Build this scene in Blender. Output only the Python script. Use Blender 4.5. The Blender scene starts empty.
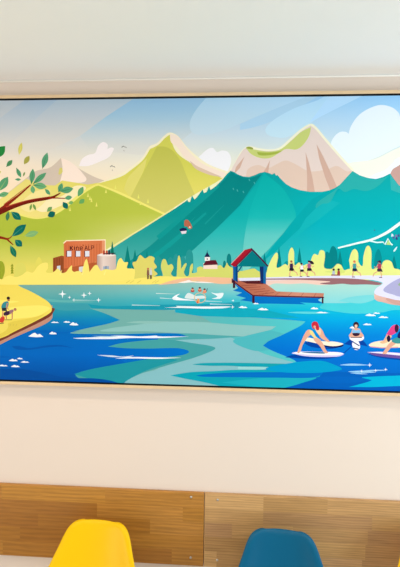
import bpy, bmesh, math, random
from mathutils import Vector, Matrix
from mathutils.geometry import delaunay_2d_cdt

random.seed(7)
S = bpy.context.scene
C = S.collection

# ---------------------------------------------------------------- camera
D = 1.75                      # camera to wall
H = 1.84                      # camera height
F = 430.0                     # focal length in pixels of a 400 x 567 frame
PITCH, YAW, ROLL = math.radians(-2.207), math.radians(3.631), math.radians(0.695)
cy_, sy_, cp_, sp_ = math.cos(YAW), math.sin(YAW), math.cos(PITCH), math.sin(PITCH)
FW = Vector((-sy_ * cp_, cy_ * cp_, sp_))
X0 = Vector((cy_, sy_, 0))
U0 = X0.cross(FW)
RX = X0 * math.cos(ROLL) + U0 * math.sin(ROLL)
UP = U0 * math.cos(ROLL) - X0 * math.sin(ROLL)
cd = bpy.data.cameras.new('camera')
cam = bpy.data.objects.new('camera', cd)
C.objects.link(cam)
m4 = Matrix((RX, UP, -FW)).transposed().to_4x4()
m4.translation = Vector((0, -D, H))
cam.matrix_world = m4
cd.sensor_fit = 'VERTICAL'
cd.sensor_height = 36.0
cd.lens = 36.0 * F / 567.0
cd.clip_start = 0.02
S.camera = cam

# ---------------------------------------------------------------- light and exposure
S.view_settings.view_transform = 'Standard'
S.view_settings.look = 'None'
S.view_settings.exposure = -0.07
S.view_settings.gamma = 1.0
S.view_settings.use_curve_mapping = False
w = bpy.data.worlds.new('room_light')
S.world = w
w.use_nodes = True
bg = w.node_tree.nodes['Background']
bg.inputs[0].default_value = (0.93, 0.98, 1.0, 1)
bg.inputs[1].default_value = 0.50


def area(name, loc, aim, size, power, col, shape='DISK', sy=None):
    l = bpy.data.lights.new(name, 'AREA')
    l.shape = shape
    l.size = size
    if sy:
        l.size_y = sy
    l.energy = power
    l.color = col
    o = bpy.data.objects.new(name, l)
    C.objects.link(o)
    o.location = loc
    o.rotation_euler = (Vector(aim) - Vector(loc)).to_track_quat('-Z', 'Y').to_euler()
    return o


CEIL = H + 0.4331638 * D
WARM = (1.0, 0.84, 0.66)
for lx, k, tint in ((-1.35, 1.3, (1.0, 0.76, 0.54)), (-0.25, 0.8, WARM), (0.85, 0.95, WARM)):
    area('ceiling_lamp', (lx, -0.85, CEIL - 0.02), (lx, -0.75, 0), 0.12, 4.4 * k, tint)
    area('ceiling_lamp', (lx, -2.1, CEIL - 0.02), (lx, -2.0, 0), 0.12, 6.5 * k, tint)
# daylight of the window on the right, set low to brighten the ceiling
area('window_daylight', (3.1, -1.9, 1.1), (0.3, -0.8, CEIL), 1.5, 74.0, (0.80, 0.93, 1.0), 'RECTANGLE', 1.6)
area('warm_left_fill', (-2.9, -2.6, 0.9), (-0.5, -0.6, CEIL), 1.4, 33.0, (1.0, 0.84, 0.68), 'RECTANGLE', 1.4)  # unseen warm fill added to brighten the left side


# ---------------------------------------------------------------- helpers
def lin(c):
    out = []
    for v in c:
        v = max(0.0, min(255.0, v)) / 255.0
        out.append(v / 12.92 if v <= 0.04045 else ((v + 0.055) / 1.055) ** 2.4)
    return tuple(out)


def mat(name, rgb, rough=0.5, metal=0.0, bump=0.0, bscale=60.0, vary=0.0, spec=0.5, coat=0.0):
    m = bpy.data.materials.new(name)
    m.use_nodes = True
    nt = m.node_tree
    b = nt.nodes['Principled BSDF']
    b.inputs['Roughness'].default_value = rough
    b.inputs['Metallic'].default_value = metal
    b.inputs['Specular IOR Level'].default_value = spec
    b.inputs['Coat Weight'].default_value = coat
    c = lin(rgb)
    b.inputs['Base Color'].default_value = (*c, 1)
    tc = nt.nodes.new('ShaderNodeTexCoord')
    if bump or vary:
        n = nt.nodes.new('ShaderNodeTexNoise')
        n.inputs['Scale'].default_value = bscale
        n.inputs['Detail'].default_value = 4
        nt.links.new(tc.outputs['Object'], n.inputs['Vector'])
        if vary:
            r = nt.nodes.new('ShaderNodeMix')
            r.data_type = 'RGBA'
            r.inputs['A'].default_value = (*[v * (1 - vary) for v in c], 1)
            r.inputs['B'].default_value = (*[min(1, v * (1 + vary)) for v in c], 1)
            nt.links.new(n.outputs['Fac'], r.inputs['Factor'])
            nt.links.new(r.outputs['Result'], b.inputs['Base Color'])
        if bump:
            bp = nt.nodes.new('ShaderNodeBump')
            bp.inputs['Strength'].default_value = bump
            bp.inputs['Distance'].default_value = 0.002
            nt.links.new(n.outputs['Fac'], bp.inputs['Height'])
            nt.links.new(bp.outputs['Normal'], b.inputs['Normal'])
    return m


def obj(name, bm, m, parent=None, smooth=False, loc=None):
    me = bpy.data.meshes.new(name)
    bm.to_mesh(me)
    bm.free()
    if m:
        me.materials.append(m)
    if smooth:
        for p in me.polygons:
            p.use_smooth = True
    o = bpy.data.objects.new(name, me)
    C.objects.link(o)
    if parent:
        o.parent = parent
    if loc:
        o.location = loc
    return o


def add_box(bm, x0, x1, y0, y1, z0, z1, bev=0.0):
    r = bmesh.ops.create_cube(bm, size=1.0)
    vs = r['verts']
    for v in vs:
        v.co = Vector(((x0 + x1) / 2 + v.co.x * (x1 - x0), (y0 + y1) / 2 + v.co.y * (y1 - y0),
                       (z0 + z1) / 2 + v.co.z * (z1 - z0)))
    if bev:
        es = list({e for v in vs for e in v.link_edges})
        bmesh.ops.bevel(bm, geom=es, offset=bev, segments=2, affect='EDGES', profile=0.5)


def add_tube(bm, a, b, r0, r1, n=14):
    a, b = Vector(a), Vector(b)
    d = (b - a).normalized()
    u = d.orthogonal().normalized()
    v = d.cross(u)
    A = [bm.verts.new(a + (u * math.cos(t) + v * math.sin(t)) * r0) for t in [2 * math.pi * i / n for i in range(n)]]
    B = [bm.verts.new(b + (u * math.cos(t) + v * math.sin(t)) * r1) for t in [2 * math.pi * i / n for i in range(n)]]
    for i in range(n):
        bm.faces.new((A[i], A[(i + 1) % n], B[(i + 1) % n], B[i]))
    bm.faces.new(A[::-1])
    bm.faces.new(B)
    bmesh.ops.recalc_face_normals(bm, faces=bm.faces)


def empty(name, label, cat, loc=(0, 0, 0), rz=0.0, group=None):
    o = bpy.data.objects.new(name, None)
    C.objects.link(o)
    o.location = loc
    o.rotation_euler = (0, 0, rz)
    o['label'] = label
    o['category'] = cat
    if group:
        o['group'] = group
    return o


def on_wall(px, py, off=0.0):
    """where the wall plane (moved 'off' metres into the room) is met along a pixel of the photo"""
    d = RX * ((px - 200) / F) - UP * ((py - 283.5) / F) + FW
    t = (D - off) / d.y
    return d.x * t, H + d.z * t


# ---------------------------------------------------------------- the room
XL, XR = -2.6, 3.2
wall_m = mat('wall_paint', (224, 211, 200), 0.75, bump=0.08, bscale=220)
ceil_m = mat('ceiling_paint', (243, 243, 242), 0.85, bump=0.05, bscale=160)
bm = bmesh.new()
add_box(bm, XL, XR, 0, 0.15, 0, CEIL + 0.1)
obj('wall_back', bm, wall_m)['kind'] = 'structure'
bm = bmesh.new()
add_box(bm, XL, XR, -3.6, 0.0, CEIL, CEIL + 0.12)
obj('ceiling', bm, ceil_m)['kind'] = 'structure'
bm = bmesh.new()
add_box(bm, XL, XR, -3.6, 0.15, -0.1, 0)
obj('floor', bm, mat('floor_covering', (214, 210, 202), 0.5, vary=0.08, bscale=9))['kind'] = 'structure'
bm = bmesh.new()
add_box(bm, XL, XR, -0.012, 0, 0, 0.07, 0.003)
obj('baseboard_back', bm, mat('baseboard_paint', (225, 222, 216), 0.5))['kind'] = 'structure'
bm = bmesh.new()                      # bead of filler along the ceiling joint
add_tube(bm, (XL, -0.001, CEIL - 0.004), (XR, -0.001, CEIL - 0.004), 0.004, 0.004, 10)
obj('trim_1', bm, mat('joint_filler', (244, 242, 236), 0.6), smooth=True)['kind'] = 'structure'

# ---------------------------------------------------------------- the large picture
DEPTH = 0.042                         # frame stands this far off the wall
CP = 0.036                            # canvas face
pic_zt = H + 0.3872 * (D - CP)
pic_zb = H - 0.2782 * (D - CP)
pic_x0 = on_wall(-42, 240, CP)[0]
pic_x1 = on_wall(442, 240, CP)[0]
pcx, pcz = (pic_x0 + pic_x1) / 2, (pic_zt + pic_zb) / 2
HWID, HHEI = (pic_x1 - pic_x0) / 2, (pic_zt - pic_zb) / 2
picture = empty('framed_picture', 'wide framed illustration of a mountain lake with swimmers, hung on the white wall', 'picture',
                (pcx, 0, pcz))

fr_m = mat('oak_frame', (218, 190, 150), 0.45, vary=0.1, bscale=30)
GAP, RIM = 0.0065, 0.0125
bm = bmesh.new()
a, b = HWID + GAP, HHEI + GAP
for s in (1, -1):
    z0, z1 = sorted((s * b, s * (b + RIM)))
    add_box(bm, -a - RIM, a + RIM, -DEPTH, -0.001, z0, z1, 0.0012)
    x0, x1 = sorted((s * a, s * (a + RIM)))
    add_box(bm, x0, x1, -DEPTH, -0.001, -b, b, 0.0012)
obj('frame', bm, fr_m, picture)['label'] = 'thin pale wooden frame'
bm = bmesh.new()
add_box(bm, -a, a, -0.02, -0.002, -b, b)
for s in (1, -1):
    z0, z1 = sorted((s * b, s * (b - 0.001)))
    add_box(bm, -a, a, -0.04, -0.02, z0, z1)
    x0, x1 = sorted((s * a, s * (a - 0.001)))
    add_box(bm, x0, x1, -0.04, -0.02, -b, b)
obj('backing', bm, mat('black_tray', (22, 20, 20), 0.8), picture)['label'] = 'black shadow gap inside the frame'


def px2can(x, y):
    wx, wz = on_wall(x, y, CP)
    return wx - pcx, wz - pcz


# --- print: every shape of the illustration, one mesh
ink = bmesh.new()
ink_col = ink.loops.layers.float_color.new('ink')
INK = (0.88, 0.89, 0.98)              # channel gains, cooled to offset the warm room light on the print
boxes = []                            # (bbox, level) used to stack overlapping inks


def level_for(bb):
    lv = 0
    for o, l in boxes:
        if l > lv and not (o[2] < bb[0] or o[0] > bb[2] or o[3] < bb[1] or o[1] > bb[3]):
            lv = l
    boxes.append((bb, lv + 1))
    return lv + 1


def smooth_pts(pts, n=6):
    """closed Catmull-Rom through pts; a point with a third item is a corner"""
    N = len(pts)
    out = []
    for i in range(N):
        p1, p2 = pts[i], pts[(i + 1) % N]
        p0 = pts[(i - 1) % N] if len(p1) == 2 else p1
        p3 = pts[(i + 2) % N] if len(p2) == 2 else p2
        for k in range(n):
            t = k / n
            q = []
            for c in (0, 1):
                q.append(0.5 * (2 * p1[c] + (p2[c] - p0[c]) * t + (2 * p0[c] - 5 * p1[c] + 4 * p2[c] - p3[c]) * t * t
                                + (3 * p1[c] - p0[c] - 3 * p2[c] + p3[c]) * t ** 3))
            out.append(tuple(q))
    return out


def mixc(a, b, t):
    return tuple(a[i] + (b[i] - a[i]) * t for i in range(3))


def ramp(stops, v):
    if v <= stops[0][0]:
        return stops[0][1]
    for (a, ca), (b, cb) in zip(stops, stops[1:]):
        if v <= b:
            return mixc(ca, cb, (v - a) / (b - a))
    return stops[-1][1]


def colour_at(c, x, y):
    if not isinstance(c[0], str):
        return c
    if c[0] == 'v':
        return ramp(c[1], y)
    if c[0] == 'h':
        return ramp(c[1], x)
    if c[0] == 'b':                   # left ramp, right ramp (both over y), mixed over x
        t = max(0, min(1, (x - c[3]) / (c[4] - c[3])))
        return mixc(ramp(c[1], y), ramp(c[2], y), t)


def shape(c, pts, sm=True, step=9.0):
    if sm:
        pts = smooth_pts(pts)
    pts = [(p[0], p[1]) for p in pts]
    clean = [pts[0]]
    for p in pts[1:]:
        if abs(p[0] - clean[-1][0]) + abs(p[1] - clean[-1][1]) > 0.02:
            clean.append(p)
    pts = clean
    xs, ys = [p[0] for p in pts], [p[1] for p in pts]
    lv = level_for((min(xs), min(ys), max(xs), max(ys)))
    t = bmesh.new()
    area2 = sum(pts[i - 1][0] * pts[i][1] - pts[i][0] * pts[i - 1][1] for i in range(len(pts)))
    if area2 < 0:
        pts = pts[::-1]
    cv, ce, cf, _a, _b, _c = delaunay_2d_cdt([Vector(p) for p in pts], [], [list(range(len(pts)))], 1, 1e-4)
    vs = [t.verts.new((v.x, v.y, 0)) for v in cv]
    for f in cf:
        t.faces.new([vs[i] for i in f])
    if isinstance(c[0], str):
        sx_, sy_ = min(step * 2, (max(xs) - min(xs)) / 6), min(step, (max(ys) - min(ys)) / 5)
        if c[0] in 'vb':
            y = min(ys) + sy_
            while y < max(ys):
                bmesh.ops.bisect_plane(t, geom=t.verts[:] + t.edges[:] + t.faces[:], plane_co=(0, y, 0), plane_no=(0, 1, 0))
                y += sy_
        if c[0] in 'hb':
            x = min(xs) + sx_
            while x < max(xs):
                bmesh.ops.bisect_plane(t, geom=t.verts[:] + t.edges[:] + t.faces[:], plane_co=(x, 0, 0), plane_no=(1, 0, 0))
                x += sx_
    t.verts.index_update()
    cols = {v.index: (v.co.x, v.co.y) for v in t.verts}
    pcol = t.loops.layers.float_color.new('ink')
    for f in t.faces:
        for l in f.loops:
            x, y = cols[l.vert.index]
            l[pcol] = (*[min(.97, v * k) for v, k in zip(lin(colour_at(c, x, y)), INK)], 1)
    yy = -CP - 1.5e-5 * lv
    for v in t.verts:
        x, y = cols[v.index]
        cx, cz = px2can(x, y)
        v.co = (cx, yy, cz)
    for co, no in (((-HWID, 0, 0), (-1, 0, 0)), ((HWID, 0, 0), (1, 0, 0)), ((0, 0, HHEI), (0, 0, 1)), ((0, 0, -HHEI), (0, 0, -1))):
        bmesh.ops.bisect_plane(t, geom=t.verts[:] + t.edges[:] + t.faces[:], plane_co=co, plane_no=no, clear_outer=True)
    vm = {}
    for v in t.verts:
        vm[v] = ink.verts.new(v.co)
    for f in t.faces:
        if f.calc_area() < 1e-10:
            continue
        order = list(f.loops)
        f.normal_update()
        if f.normal.y > 0:
            order = order[::-1]
        try:
            nf = ink.faces.new([vm[l.vert] for l in order])
        except ValueError:
            continue
        for nl, l in zip(nf.loops, order):
            nl[ink_col] = l[pcol]
    t.free()


def line(c, pts, w0, w1=None, sm=False):
    """a painted stroke that may taper"""
    w1 = w0 if w1 is None else w1
    if sm and len(pts) > 2:
        q = []
        for i in range(len(pts) - 1):
            p0, p1, p2, p3 = pts[max(0, i - 1)], pts[i], pts[i + 1], pts[min(len(pts) - 1, i + 2)]
            for k in range(5):
                t = k / 5
                q.append(tuple(0.5 * (2 * p1[c_] + (p2[c_] - p0[c_]) * t + (2 * p0[c_] - 5 * p1[c_] + 4 * p2[c_] - p3[c_]) * t * t
                                      + (3 * p1[c_] - p0[c_] - 3 * p2[c_] + p3[c_]) * t ** 3) for c_ in (0, 1)))
        pts = q + [pts[-1]]
    L, R = [], []
    for i, p in enumerate(pts):
        a_, b_ = pts[max(0, i - 1)], pts[min(len(pts) - 1, i + 1)]
        dx, dy = b_[0] - a_[0], b_[1] - a_[1]
        n = math.hypot(dx, dy) or 1
        ww = (w0 + (w1 - w0) * i / (len(pts) - 1)) / 2
        L.append((p[0] - dy / n * ww, p[1] + dx / n * ww))
        R.append((p[0] + dy / n * ww, p[1] - dx / n * ww))
    shape(c, L + R[::-1], False)


def leaf(x0, y0, x1, y1, wd, c, vein=None):
    dx, dy = x1 - x0, y1 - y0
    n = math.hypot(dx, dy)
    nx, ny = -dy / n, dx / n
    P = []
    for t, k in ((0.25, 0.33), (0.5, 0.5), (0.75, 0.38)):
        P.append((x0 + dx * t + nx * wd * k, y0 + dy * t + ny * wd * k))
    Q = []
    for t, k in ((0.75, 0.38), (0.5, 0.5), (0.25, 0.33)):
        Q.append((x0 + dx * t - nx * wd * k, y0 + dy * t - ny * wd * k))
    shape(c, [(x0, y0, 1)] + P + [(x1, y1, 1)] + Q)
    if vein:
        line(vein, [(x0, y0), (x0 + dx * 0.75, y0 + dy * 0.75)], 0.7, 0.2)


def ell(c, x, y, rx, ry=None, n=14):
    ry = rx if ry is None else ry
    shape(c, [(x + rx * math.cos(2 * math.pi * i / n), y + ry * math.sin(2 * math.pi * i / n)) for i in range(n)], False)


def star(x, y, r):
    shape((238, 246, 246), [(x, y - r), (x + r * .18, y - r * .18), (x + r, y), (x + r * .18, y + r * .18), (x, y + r),
                            (x - r * .18, y + r * .18), (x - r, y), (x - r * .18, y - r * .18)], False)


def fir(c, x, top, base, hw):
    shape(c, [(x, top), (x + hw * .55, top + (base - top) * .45), (x + hw, base), (x - hw, base), (x - hw * .55, top + (base - top) * .45)], False)


E0, E1 = -50, 450
# sky; its paler left ramp holds some of the room's warm light
shape(('b', [(95, (160, 186, 205)), (120, (190, 203, 208)), (145, (218, 216, 206)), (165, (240, 226, 200)), (190, (245, 224, 190))],
       [(95, (150, 208, 246)), (115, (172, 218, 246)), (135, (190, 224, 240)), (155, (215, 232, 222)), (180, (240, 240, 208))], 0, 400),
      [(E0, 90), (E1, 90), (E1, 200), (E0, 200)], False)
PALE = 'b'
shape(('b', [(95, (178, 196, 206)), (120, (198, 206, 206)), (145, (220, 216, 204))], [(95, (178, 196, 206)), (145, (220, 216, 204))], 0, 40),
      [(E0, 92), (27, 92), (26, 99), (0, 118), (E0, 155)], False)
shape(('v', [(95, (172, 198, 212)), (115, (190, 204, 210)), (145, (220, 218, 206))]),
      [(62, 92), (140, 92), (133, 99), (107, 116), (80, 136), (50, 150), (8, 147), (40, 115), (57, 100)], False)
shape(('v', [(95, (146, 193, 224)), (115, (158, 199, 220)), (135, (196, 212, 214)), (150, (220, 220, 208))]),
      [(140, 92), (211, 92), (200, 106), (190, 122), (192, 132), (170, 150), (140, 155), (90, 150), (80, 136), (107, 116), (133, 99)], False)
shape(('b', [(95, (170, 212, 234)), (135, (194, 218, 226))], [(95, (178, 220, 244)), (135, (196, 224, 232))], 190, 300),
      [(211, 92, 1), (206, 98), (196, 110), (190, 122), (192, 132), (204, 135), (225, 130), (243, 122), (270, 111), (303, 98), (310, 92, 1)])
shape((172, 212, 234), [(240, 124, 1), (270, 111), (303, 98), (325, 92, 1), (300, 107), (275, 120), (255, 127), (240, 130, 1)])
shape(('v', [(95, (176, 222, 248)), (137, (196, 228, 238))]),
      [(330, 92, 1), (318, 100), (295, 108), (275, 119), (266, 128), (267, 134), (275, 137), (290, 136), (320, 117), (360, 97), (366, 92, 1)])
shape((182, 224, 250), [(366, 92), (357, 98), (320, 117), (310, 122), (332, 92)], False)
# clouds
shape((244, 238, 234), [(79, 166, 1), (82, 159), (88, 155), (95, 153), (98, 146), (103, 142), (107.6, 144.5), (107.4, 149, 1), (111, 147.4), (113.8, 148.4), (113, 151), (109, 157), (99, 162), (88, 166)])
shape((238, 240, 240), [(197, 161), (202, 154), (208, 149), (213, 148), (217, 152), (222, 150.5), (228, 152), (231, 158), (230, 166), (224, 178, 1), (208, 172, 1)])
shape((232, 246, 253), [(331, 145), (334, 137), (340, 132), (346, 132), (348.5, 134, 1), (351, 126), (358, 116), (368, 109), (380, 105), (391, 107), (398, 112), (403, 119), (420, 108), (E1, 104, 1), (E1, 128, 1), (400, 146), (375, 158), (350, 164), (336, 156)])
shape((240, 244, 226), [(345, 165), (375, 159), (400, 147), (E1, 128, 1), (E1, 185, 1), (350, 185, 1)])
shape((238, 248, 252), [(368, 180), (375, 174), (385, 170), (393, 163), (401, 157), (E1, 146, 1), (E1, 190, 1), (375, 190, 1)])
for bx, by in ((124, 147), (112.5, 166.5)):
    line((95, 95, 92), [(bx - 2.4, by + .4), (bx - .6, by - .9), (bx + .6, by), (bx + 2, by + .2), (bx + 2.4, by + 1)], 0.75, 0.5)
    line((150, 145, 138), [(bx - .4, by + 3), (bx + .2, by + 4.2)], 0.6)
# distant pale mountain on the left
shape((208, 194, 174), [(0, 200, 1), (10, 191), (25, 179), (36, 171), (50, 167.5), (61, 158, 1), (70, 163), (85, 172), (97, 178), (110, 182, 1), (90, 195, 1)])
shape((246, 229, 210), [(61, 158, 1), (69, 161), (78, 168), (84, 175), (86.5, 179), (84, 182), (75, 183), (60, 182, 1), (62.5, 170)])
shape((212, 205, 112), [(58.5, 174), (59.5, 168.5), (62, 168), (62.5, 172), (60, 174.5)])
# bright yellow-green hills behind
YG = ('v', [(135, (206, 206, 88)), (165, (206, 206, 88)), (190, (220, 213, 100)), (225, (224, 216, 130))])
shape(('b', [(180, (226, 216, 120)), (215, (236, 222, 130))], [(180, (222, 214, 96)), (215, (222, 214, 120))], 20, 100),
      [(E0, 222), (E0, 205), (0, 199), (12, 190), (26, 179), (45, 185), (55, 185.5), (62, 180.5), (88, 184.5), (105, 181.5), (128, 174), (140, 240), (E0, 240)], False)
shape((243, 232, 180), [(30, 204), (45, 200), (62, 196), (75, 186), (86, 188), (75, 198), (58, 207), (42, 212)])
shape((238, 226, 150), [(20, 205), (34, 192), (50, 190), (44, 203), (30, 212)])
# golden glow behind the green peak, then the peak
shape((240, 234, 196), [(96, 184, 1), (120, 174), (130, 168), (142, 158), (149, 147), (157, 143), (164, 136), (170, 132.5), (178, 136), (187, 147), (197, 156), (210, 165), (232, 173, 1), (200, 190, 1)])
shape(YG, [(96, 184, 1), (120, 177), (131, 170), (143, 160), (150, 149, 1), (158, 145), (165, 138), (170, 134.5, 1), (175, 150), (186, 160), (205, 168), (225, 175, 1), (215, 215, 1), (180, 226, 1), (100, 200, 1)])
shape(('v', [(145, (188, 190, 80)), (215, (206, 202, 108))]), [(157, 146.5, 1), (166, 147), (174, 152), (181, 162), (185, 172), (190, 184), (200, 206, 1), (172, 219, 1), (135, 205, 1), (130, 198, 1), (143, 173)])
shape((218, 213, 112), [(124, 189, 1), (128, 178), (136, 169), (147, 158, 1), (143, 172), (130, 197, 1)])
shape((240, 224, 204), [(170, 133.5, 1), (178, 137), (186, 148), (195, 157.5), (206, 165.5), (228, 174, 1), (222, 178, 1), (205, 171), (192, 164), (184, 157), (178, 148), (171, 142)])
shape((214, 190, 166), [(190, 161), (197, 166), (208, 171), (222, 177, 1), (210, 175), (196, 169)])
# pinkish mountain with pale glow
shape((240, 240, 208), [(229, 176, 1), (238.4, 155.6), (244.6, 148), (250, 146), (258, 148), (270, 149.4), (279.6, 147.4), (289.6, 138.8), (300, 129.6), (310, 123.8), (316, 126.6), (326.6, 139), (341.4, 156), (354, 170, 1), (350, 190, 1)])
shape((226, 210, 198), [(228, 176, 1), (239, 156), (246, 148), (256, 150), (270, 151), (281, 149), (291, 140.5), (301, 131.5), (310.5, 125.5, 1), (316, 130), (326, 142), (340, 158), (352, 171, 1), (345, 196, 1), (240, 196, 1)])
shape((222, 198, 178), [(246, 178, 1), (248, 169), (258, 165), (268, 168), (277, 164), (286, 160.5), (297, 165), (308, 171), (318, 171), (328, 169), (337, 166), (346, 171), (352, 171, 1), (345, 196, 1), (250, 196, 1)])
shape((196, 208, 118), [(246, 148, 1), (256, 149.8), (268, 151.5), (280, 149.5), (291, 141), (301, 132), (311, 127, 1), (309, 136), (303, 145), (296, 149.5), (286, 149), (279, 153), (270, 158), (260, 158), (251, 154)])
shape((160, 178, 70), [(257, 152, 1), (270, 152.5), (283, 150.5, 1), (276, 154), (266, 155.5), (259, 155)])
shape((150, 165, 70), [(246, 148), (249, 146.6), (253, 148), (252, 149.5)])
BR = (206, 172, 152)
shape(BR, [(305.5, 152), (309, 163), (312.5, 178), (315, 193), (307, 193), (307, 175)], False)
shape(BR, [(316.5, 144), (323, 156), (330, 171), (338, 189), (330, 190), (325, 177), (319, 158)], False)
shape(BR, [(270, 160), (268, 174), (262, 174), (266, 168)], False)
shape(BR, [(244.5, 156.5), (240, 168), (234, 174), (236, 167)], False)
shape((196, 158, 146), [(387, 190, 1), (391, 172), (398, 166), (410, 160), (E1, 150, 1), (E1, 210, 1), (400, 200)])
# nearer green hill
GH = ('b', [(183, (176, 190, 66)), (235, (168, 186, 60)), (255, (200, 204, 92)), (270, (228, 216, 100))],
      [(183, (176, 192, 70)), (215, (182, 194, 72)), (235, (212, 212, 130)), (262, (224, 220, 160))], 60, 150)
shape((234, 228, 116), [(E0, 200, 1), (0, 206), (18, 213), (36, 217.6), (50, 214.8), (63, 207.2), (80, 193), (92, 186), (97, 184, 1), (101, 184.8), (120, 192), (150, 206.2), (180, 220, 1), (176, 224, 1), (90, 240, 1), (E0, 240, 1)])
shape(GH, [(E0, 204, 1), (0, 209), (18, 215), (36, 219), (52, 216), (66, 208), (82, 195), (91, 189), (97, 186), (102, 187), (120, 194.5), (150, 208.5), (174, 219.5, 1), (160, 228, 1), (130, 246, 1), (107, 262, 1), (107, 290, 1), (E0, 290, 1)])
# teal mountain
TEAL = ('b', [(170, (0, 138, 134)), (215, (8, 146, 140)), (245, (50, 160, 152)), (275, (86, 176, 168))],
        [(170, (8, 164, 162)), (200, (0, 172, 174)), (225, (0, 174, 182)), (245, (20, 180, 186)), (275, (50, 188, 188))], 170, 320)
shape((232, 236, 190), [(104, 251), (130, 235), (145, 225.8), (160, 216.4), (175, 207), (187, 199), (200, 191.4), (215, 183), (222, 178.6), (228, 172), (232, 176), (120, 260)], False)
shape(TEAL, [(105, 284), (107, 251), (130, 236.5), (145, 227.5), (160, 218), (175, 208.5), (186, 201), (187.5, 199.5), (188, 201.5), (190, 202), (192, 195.5), (194.5, 199.5), (197, 197), (200, 193),
             (202.5, 189.5), (204, 193), (206.5, 192), (209, 186), (210.5, 190), (216, 186), (222, 180), (227, 174), (230.5, 170.8), (234, 172), (238, 174.5), (243, 176.5), (249, 177), (255, 175),
             (260, 172.8), (265, 172), (270, 173.4), (272, 174.5), (274.5, 173), (276, 175.5), (277.5, 175), (280, 178), (286, 184), (292, 187.5), (300, 190.2), (310, 191.8), (322, 191.8), (332, 189.8), (341, 184), (348, 176.5), (352.5, 171),
             (360, 175.5), (368, 178), (376, 179), (383, 177), (390, 173.5), (394, 179), (399, 185.5), (408, 190), (E1, 196), (E1, 284)], False)
shape(('v', [(172, (0, 128, 126)), (215, (0, 134, 130)), (262, (20, 142, 138))]),
      [(231, 171.5, 1), (237, 175), (249, 178), (262, 174, 1), (250, 190), (240, 205, 1), (215, 230, 1), (193, 250, 1), (170, 268, 1), (120, 268, 1), (150, 246, 1), (190, 211, 1), (222, 182)])
shape(('v', [(172, (0, 166, 160)), (215, (8, 172, 168)), (250, (70, 184, 178)), (278, (100, 190, 180))]),
      [(264, 173), (240, 206), (214, 231), (190, 253), (176, 278), (243, 278), (243, 250), (249, 216)], False)
shape(('v', [(172, (0, 170, 164)), (215, (14, 178, 172)), (235, (90, 196, 188)), (262, (120, 204, 190))]),
      [(264, 173, 1), (256, 193), (248, 218), (243, 250), (243, 275, 1), (268, 250, 1), (290, 226, 1), (296, 214), (284, 190)])
shape((0, 164, 166), [(330, 190), (345, 184), (322, 210), (300, 228), (275, 252), (262, 262), (270, 250), (292, 222), (312, 199)], False)
shape((14, 176, 178), [(330, 200), (318, 206), (306, 218), (293, 240), (310, 226), (340, 203)], False)
shape((40, 172, 166), [(352, 171.5, 1), (360, 176), (368, 178.5), (376, 179.5), (384, 178), (390, 174, 1), (378, 186), (366, 191), (354, 189), (345, 192), (338, 189), (330, 202), (322, 204), (316, 208), (318, 202), (334, 191, 1)])
shape((50, 176, 172), [(390, 175), (394, 180), (399, 186.5), (408, 191), (E1, 196), (E1, 208), (402, 194), (391, 190)], False)
for a_, b_ in (((158, 238), (219, 186)), ((168, 246), (206, 213))):
    line((10, 148, 142), [a_, b_], 5, 2)
line((16, 146, 140), [(205, 224), (224, 205)], 1.6, .4)
line((16, 146, 140), [(180, 232), (195, 217)], 1.6, .4)
line((14, 152, 146), [(150, 260), (190, 228)], 5, 3)
for x, y in ((233, 188), (237, 189.5), (243, 191), (249, 179), (254, 182)):
    line((60, 168, 162), [(x, y), (x + .8, y + 2)], 1.0)
# glider on the slope
shape((176, 100, 74), [(184.5, 221), (186.5, 219.8), (189, 221), (191.5, 225.5), (191.8, 228), (189, 229), (187, 226.5), (184.5, 226)])
ell((236, 200, 176), 189.8, 227.2, 1.0)
shape((24, 34, 78), [(179.5, 229), (183, 227.6), (186.5, 228.4), (187, 230.6), (180, 231.4)], False)
shape((222, 214, 220), [(180.5, 231.3), (186.6, 230.7), (186, 233.4), (182, 234)], False)
# right-hand hill with the pale track
shape(('v', [(220, (0, 164, 168)), (262, (0, 158, 160)), (280, (0, 160, 160))]),
      [(E1, 200, 1), (420, 212), (400, 224), (386, 233), (372, 239.5), (356, 244), (338, 249), (322, 256, 1), (320, 280, 1), (E1, 280, 1)])
line((232, 250, 238), [(440, 202), (418, 212), (402, 222), (387, 232.5), (372, 239.5), (356, 243.5), (338, 248)], 4.0, 1.4, True)
line((220, 246, 238), [(370, 241), (377, 242.5), (383, 242), (385, 244.5), (388, 238.5), (390.5, 243.5), (392.5, 245)], 1.3, 1.2)
shape((176, 216, 130), [(386, 244.6), (388.4, 239.6), (391, 245)], False)
for x, y, c in ((393.5, 237.5, (70, 90, 150)), (396, 236, (120, 110, 160)), (398.5, 235.5, (60, 80, 140)), (401.5, 234.5, (80, 90, 150)), (392.2, 235.2, (200, 225, 235)), (396.6, 238.4, (40, 60, 120))):
    shape(c, [(x - 1.2, y + 1.4), (x - .5, y - 1.6), (x + .8, y - 1), (x + 1.4, y + 1.2)], False)
shape((206, 240, 240), [(393.5, 250.5), (397, 246.5), (396.5, 249), (394.5, 251.5)])
ell((60, 80, 100), 374.5, 230.2, .7, .5)
line((226, 226, 150), [(112, 247.5), (132, 234.5), (147, 225.5), (162, 216), (174, 208.5)], 1.6, 1.0)
for x, y in ((90, 200), (91.5, 202), (96.5, 206.5), (106, 193), (115.5, 189), (138.5, 198.5), (140.5, 205), (148, 203), (88, 197), (70, 211)):
    shape((226, 226, 110), [(x - 1, y), (x, y - 4.5), (x + 1, y)], False)
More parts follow.
